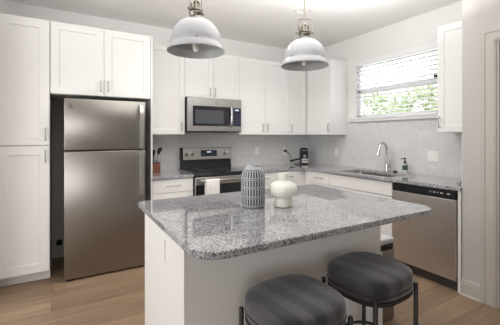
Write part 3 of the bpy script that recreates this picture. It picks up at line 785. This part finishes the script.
# ------------------------------------------------------------------ stools
def sup(a, b, n, N=56):
    out = []
    for k in range(N):
        q = 2*PI*k/N; c, s_ = math.cos(q), math.sin(q)
        out.append((a*math.copysign(abs(c)**(2/n), c), b*math.copysign(abs(s_)**(2/n), s_)))
    return out
def make_stool(label):
    t = thing('bar_stool', label, 'stool', (0, 0, 0), 'velvet bar stools at the island')
    A, B, N_ = .191, .182, 2.9
    def ring(k, z): return [(x*k, y*k, z) for x, y in sup(A, B, N_)]
    mb = MB()
    mb.loft([ring(.94, .600), ring(.985, .604), ring(1.0, .618), ring(1.0, .624), ring(.992, .628), ring(1.004, .634), ring(1.006, .662), ring(.996, .677), ring(.970, .688), ring(.92, .695), ring(.80, .699), ring(.5, .701), ring(.2, .7015)])
    seat = mb.build('seat', M_velvet, t, smooth=60)
    MB().tube([(x*.999, y*.999, .6285) for x, y in sup(A, B, N_)], .0032, 8, closed=True).build('piping', M_pipe, seat, smooth=60)
    # flat metal band under the cushion
    mb = MB()
    mb.loft([[(x*k, y*k, z) for x, y in sup(A, B, N_)] for k, z in ((.93, .584), (1.0, .584), (1.0, .601), (.93, .601), (.93, .584))], cap=False)
    bmesh.ops.remove_doubles(mb.bm, verts=mb.bm.verts, dist=1e-6)
    mb.build('seat_band', M_frame, t, smooth=40)
    MB().tube([(x*.985, y*.985, .285) for x, y in sup(A, B, N_)], .008, 10, closed=True).build('footrest_ring', M_frame, t, smooth=60)
    for sx, sy in ((-1, 1), (-1, -1), (1, -1), (1, 1)):
        x, y = sx*.168, sy*.152
        mb = MB().lathe([(.009, 0.), (.011, .002), (.011, .615), (.008, .619)], (x, y, 0), 14)
        mb.build('leg', M_frame, t, smooth=40)
    return t
def copy_tree(o, parent=None):
    c = o.copy(); COL.objects.link(c)
    if parent is not None: c.parent = parent
    for ch in list(o.children): copy_tree(ch, c)
    return c
s1 = make_stool('grey velvet bar stool nearest the camera, at the near island corner')
s1.location = (-2.737, -3.088, 0); s1.rotation_euler.z = math.radians(3)
s2 = copy_tree(s1)
s2['label'] = 'grey velvet bar stool nearer the dishwasher, beside the trash can'
s2.location = (-2.222, -3.045, 0); s2.rotation_euler.z = math.radians(4)

# ------------------------------------------------------------------ pendant lamps
def pendant(x, y, rot, label):
    t = thing('pendant_lamp', label, 'lamp', (x, y, CEIL), 'dome pendants above the island')
    L = lambda prof: MB().lathe([(r, z) for r, z in prof], (x, y, 0), 56, False)
    outer = [(.038, 2.062), (.055, 2.060), (.080, 2.050), (.105, 2.033), (.125, 2.011), (.140, 1.984), (.149, 1.955), (.153, 1.928), (.1535, 1.912), (.156, 1.906), (.163, 1.895), (.171, 1.876), (.1735, 1.868)]
    sh = L(outer+[(.1725, 1.866), (.1705, 1.868)]).build('lamp_shade', M_shade, t, smooth=50)
    inner = [(r-.003, z-.003) for r, z in outer[:-1]]+[(.1705, 1.868)]
    inn = L(inner).build('shade_lining', M_shade_in, sh, smooth=50); inn['label'] = 'pale grey inside of shade'
    mb = MB()
    for k in range(4):
        a = rot+PI/4+k*PI/2; mb.lathe([(.004, -.003), (.006, 0), (.004, .003)], (x+.1545*math.cos(a), y+.1545*math.sin(a), 1.918), 8)
    mb.build('rivets', M_nickel, sh, smooth=50)
    MB().lathe([(.033, 2.056), (.044, 2.058), (.043, 2.074), (.037, 2.080), (.040, 2.090), (.044, 2.096), (.044, 2.104), (.036, 2.110)], (x, y, 0), 28).build('socket_neck', M_nickel, t, smooth=40)
    cage = MB()
    cage.lathe([(.034, 2.110), (.041, 2.113), (.041, 2.120), (.033, 2.122)], (x, y, 0), 24)
    for k in range(10):
        a = 2*PI*k/10
        cage.tube([(x+r*math.cos(a), y+r*math.sin(a), z) for r, z in ((.037, 2.119), (.037, 2.142), (.031, 2.157), (.018, 2.168), (.006, 2.172))], .0048, 6)
    cage.lathe([(.006, 2.166), (.016, 2.168), (.012, 2.178), (.008, 2.186)], (x, y, 0), 18)
    cage.lathe([(.026, 2.12), (.024, 2.15), (.010, 2.165)], (x, y, 0), 18)
    cage.build('vented_cap', M_nickel, t, smooth=40)
    ux_, uy_ = math.cos(rot), math.sin(rot); P = lambda s_, z: (x+ux_*s_, y+uy_*s_, z)
    br = MB(); w_ = .049
    br.tube([P(-w_, 2.108), P(-w_, 2.205), P(-w_+.006, 2.211), P(w_-.006, 2.211), P(w_, 2.205), P(w_, 2.108)], .0036, 8)
    for s_ in (-1, 1):
        br.cyl(P(s_*.040, 2.112), P(s_*.062, 2.112), .0055, 10); br.cyl(P(s_*.058, 2.112), P(s_*.064, 2.112), .009, 12)
    br.build('yoke_bracket', M_nickel, t, smooth=40)
    MB().cyl((x, y, 2.184), (x, y, CEIL-.02), .0052, 12).build('rod', M_nickel, t, smooth=40)
    MB().lathe([(.062, CEIL-.0005), (.062, CEIL-.012), (.05, CEIL-.022), (.010, CEIL-.026)], (x, y, 0), 32).build('ceiling_canopy', M_nickel, t, smooth=40)
    MB().lathe([(.012, 2.05), (.014, 2.00), (.016, 1.96), (.020, 1.925), (.021, 1.895), (.017, 1.876), (.008, 1.867), (.001, 1.866)], (x, y, 0), 24).build('bulb', M_bulb, t, smooth=60)
pendant(-2.880, -2.314, math.radians(-30+55), 'white dome pendant lamp left of the other, over the island')
pendant(-2.052, -2.338, math.radians(-30), 'white dome pendant lamp hanging nearer the sink window')
def downlight(x, y):
    l = bpy.data.lights.new('recessed_downlight_lamp', 'AREA'); l.shape = 'DISK'; l.size = .12; l.energy = 7; l.color = (1, .965, .92); l.spread = math.radians(125)
    o = bpy.data.objects.new('recessed_downlight_lamp', l); COL.objects.link(o); o.location = (x, y, CEIL-.012)
for x in (-1.27, -2.45): downlight(x, -1.38)
t = thing('recessed_downlight', 'round white recessed downlight in ceiling behind the pendant rod', 'downlight', (-1.27, -1.38, CEIL))
MB().lathe([(.095, -.0005), (.095, -.006), (.078, -.010), (.072, -.006), (.070, -.0005)], (-1.27, -1.38, CEIL), 36, False).build('trim_ring', M_plate, t, smooth=40)
MB().lathe([(.070, -.002), (.03, -.003), (.002, -.003)], (-1.27, -1.38, CEIL), 36, False).build('lens', M_bulb, t, smooth=40)
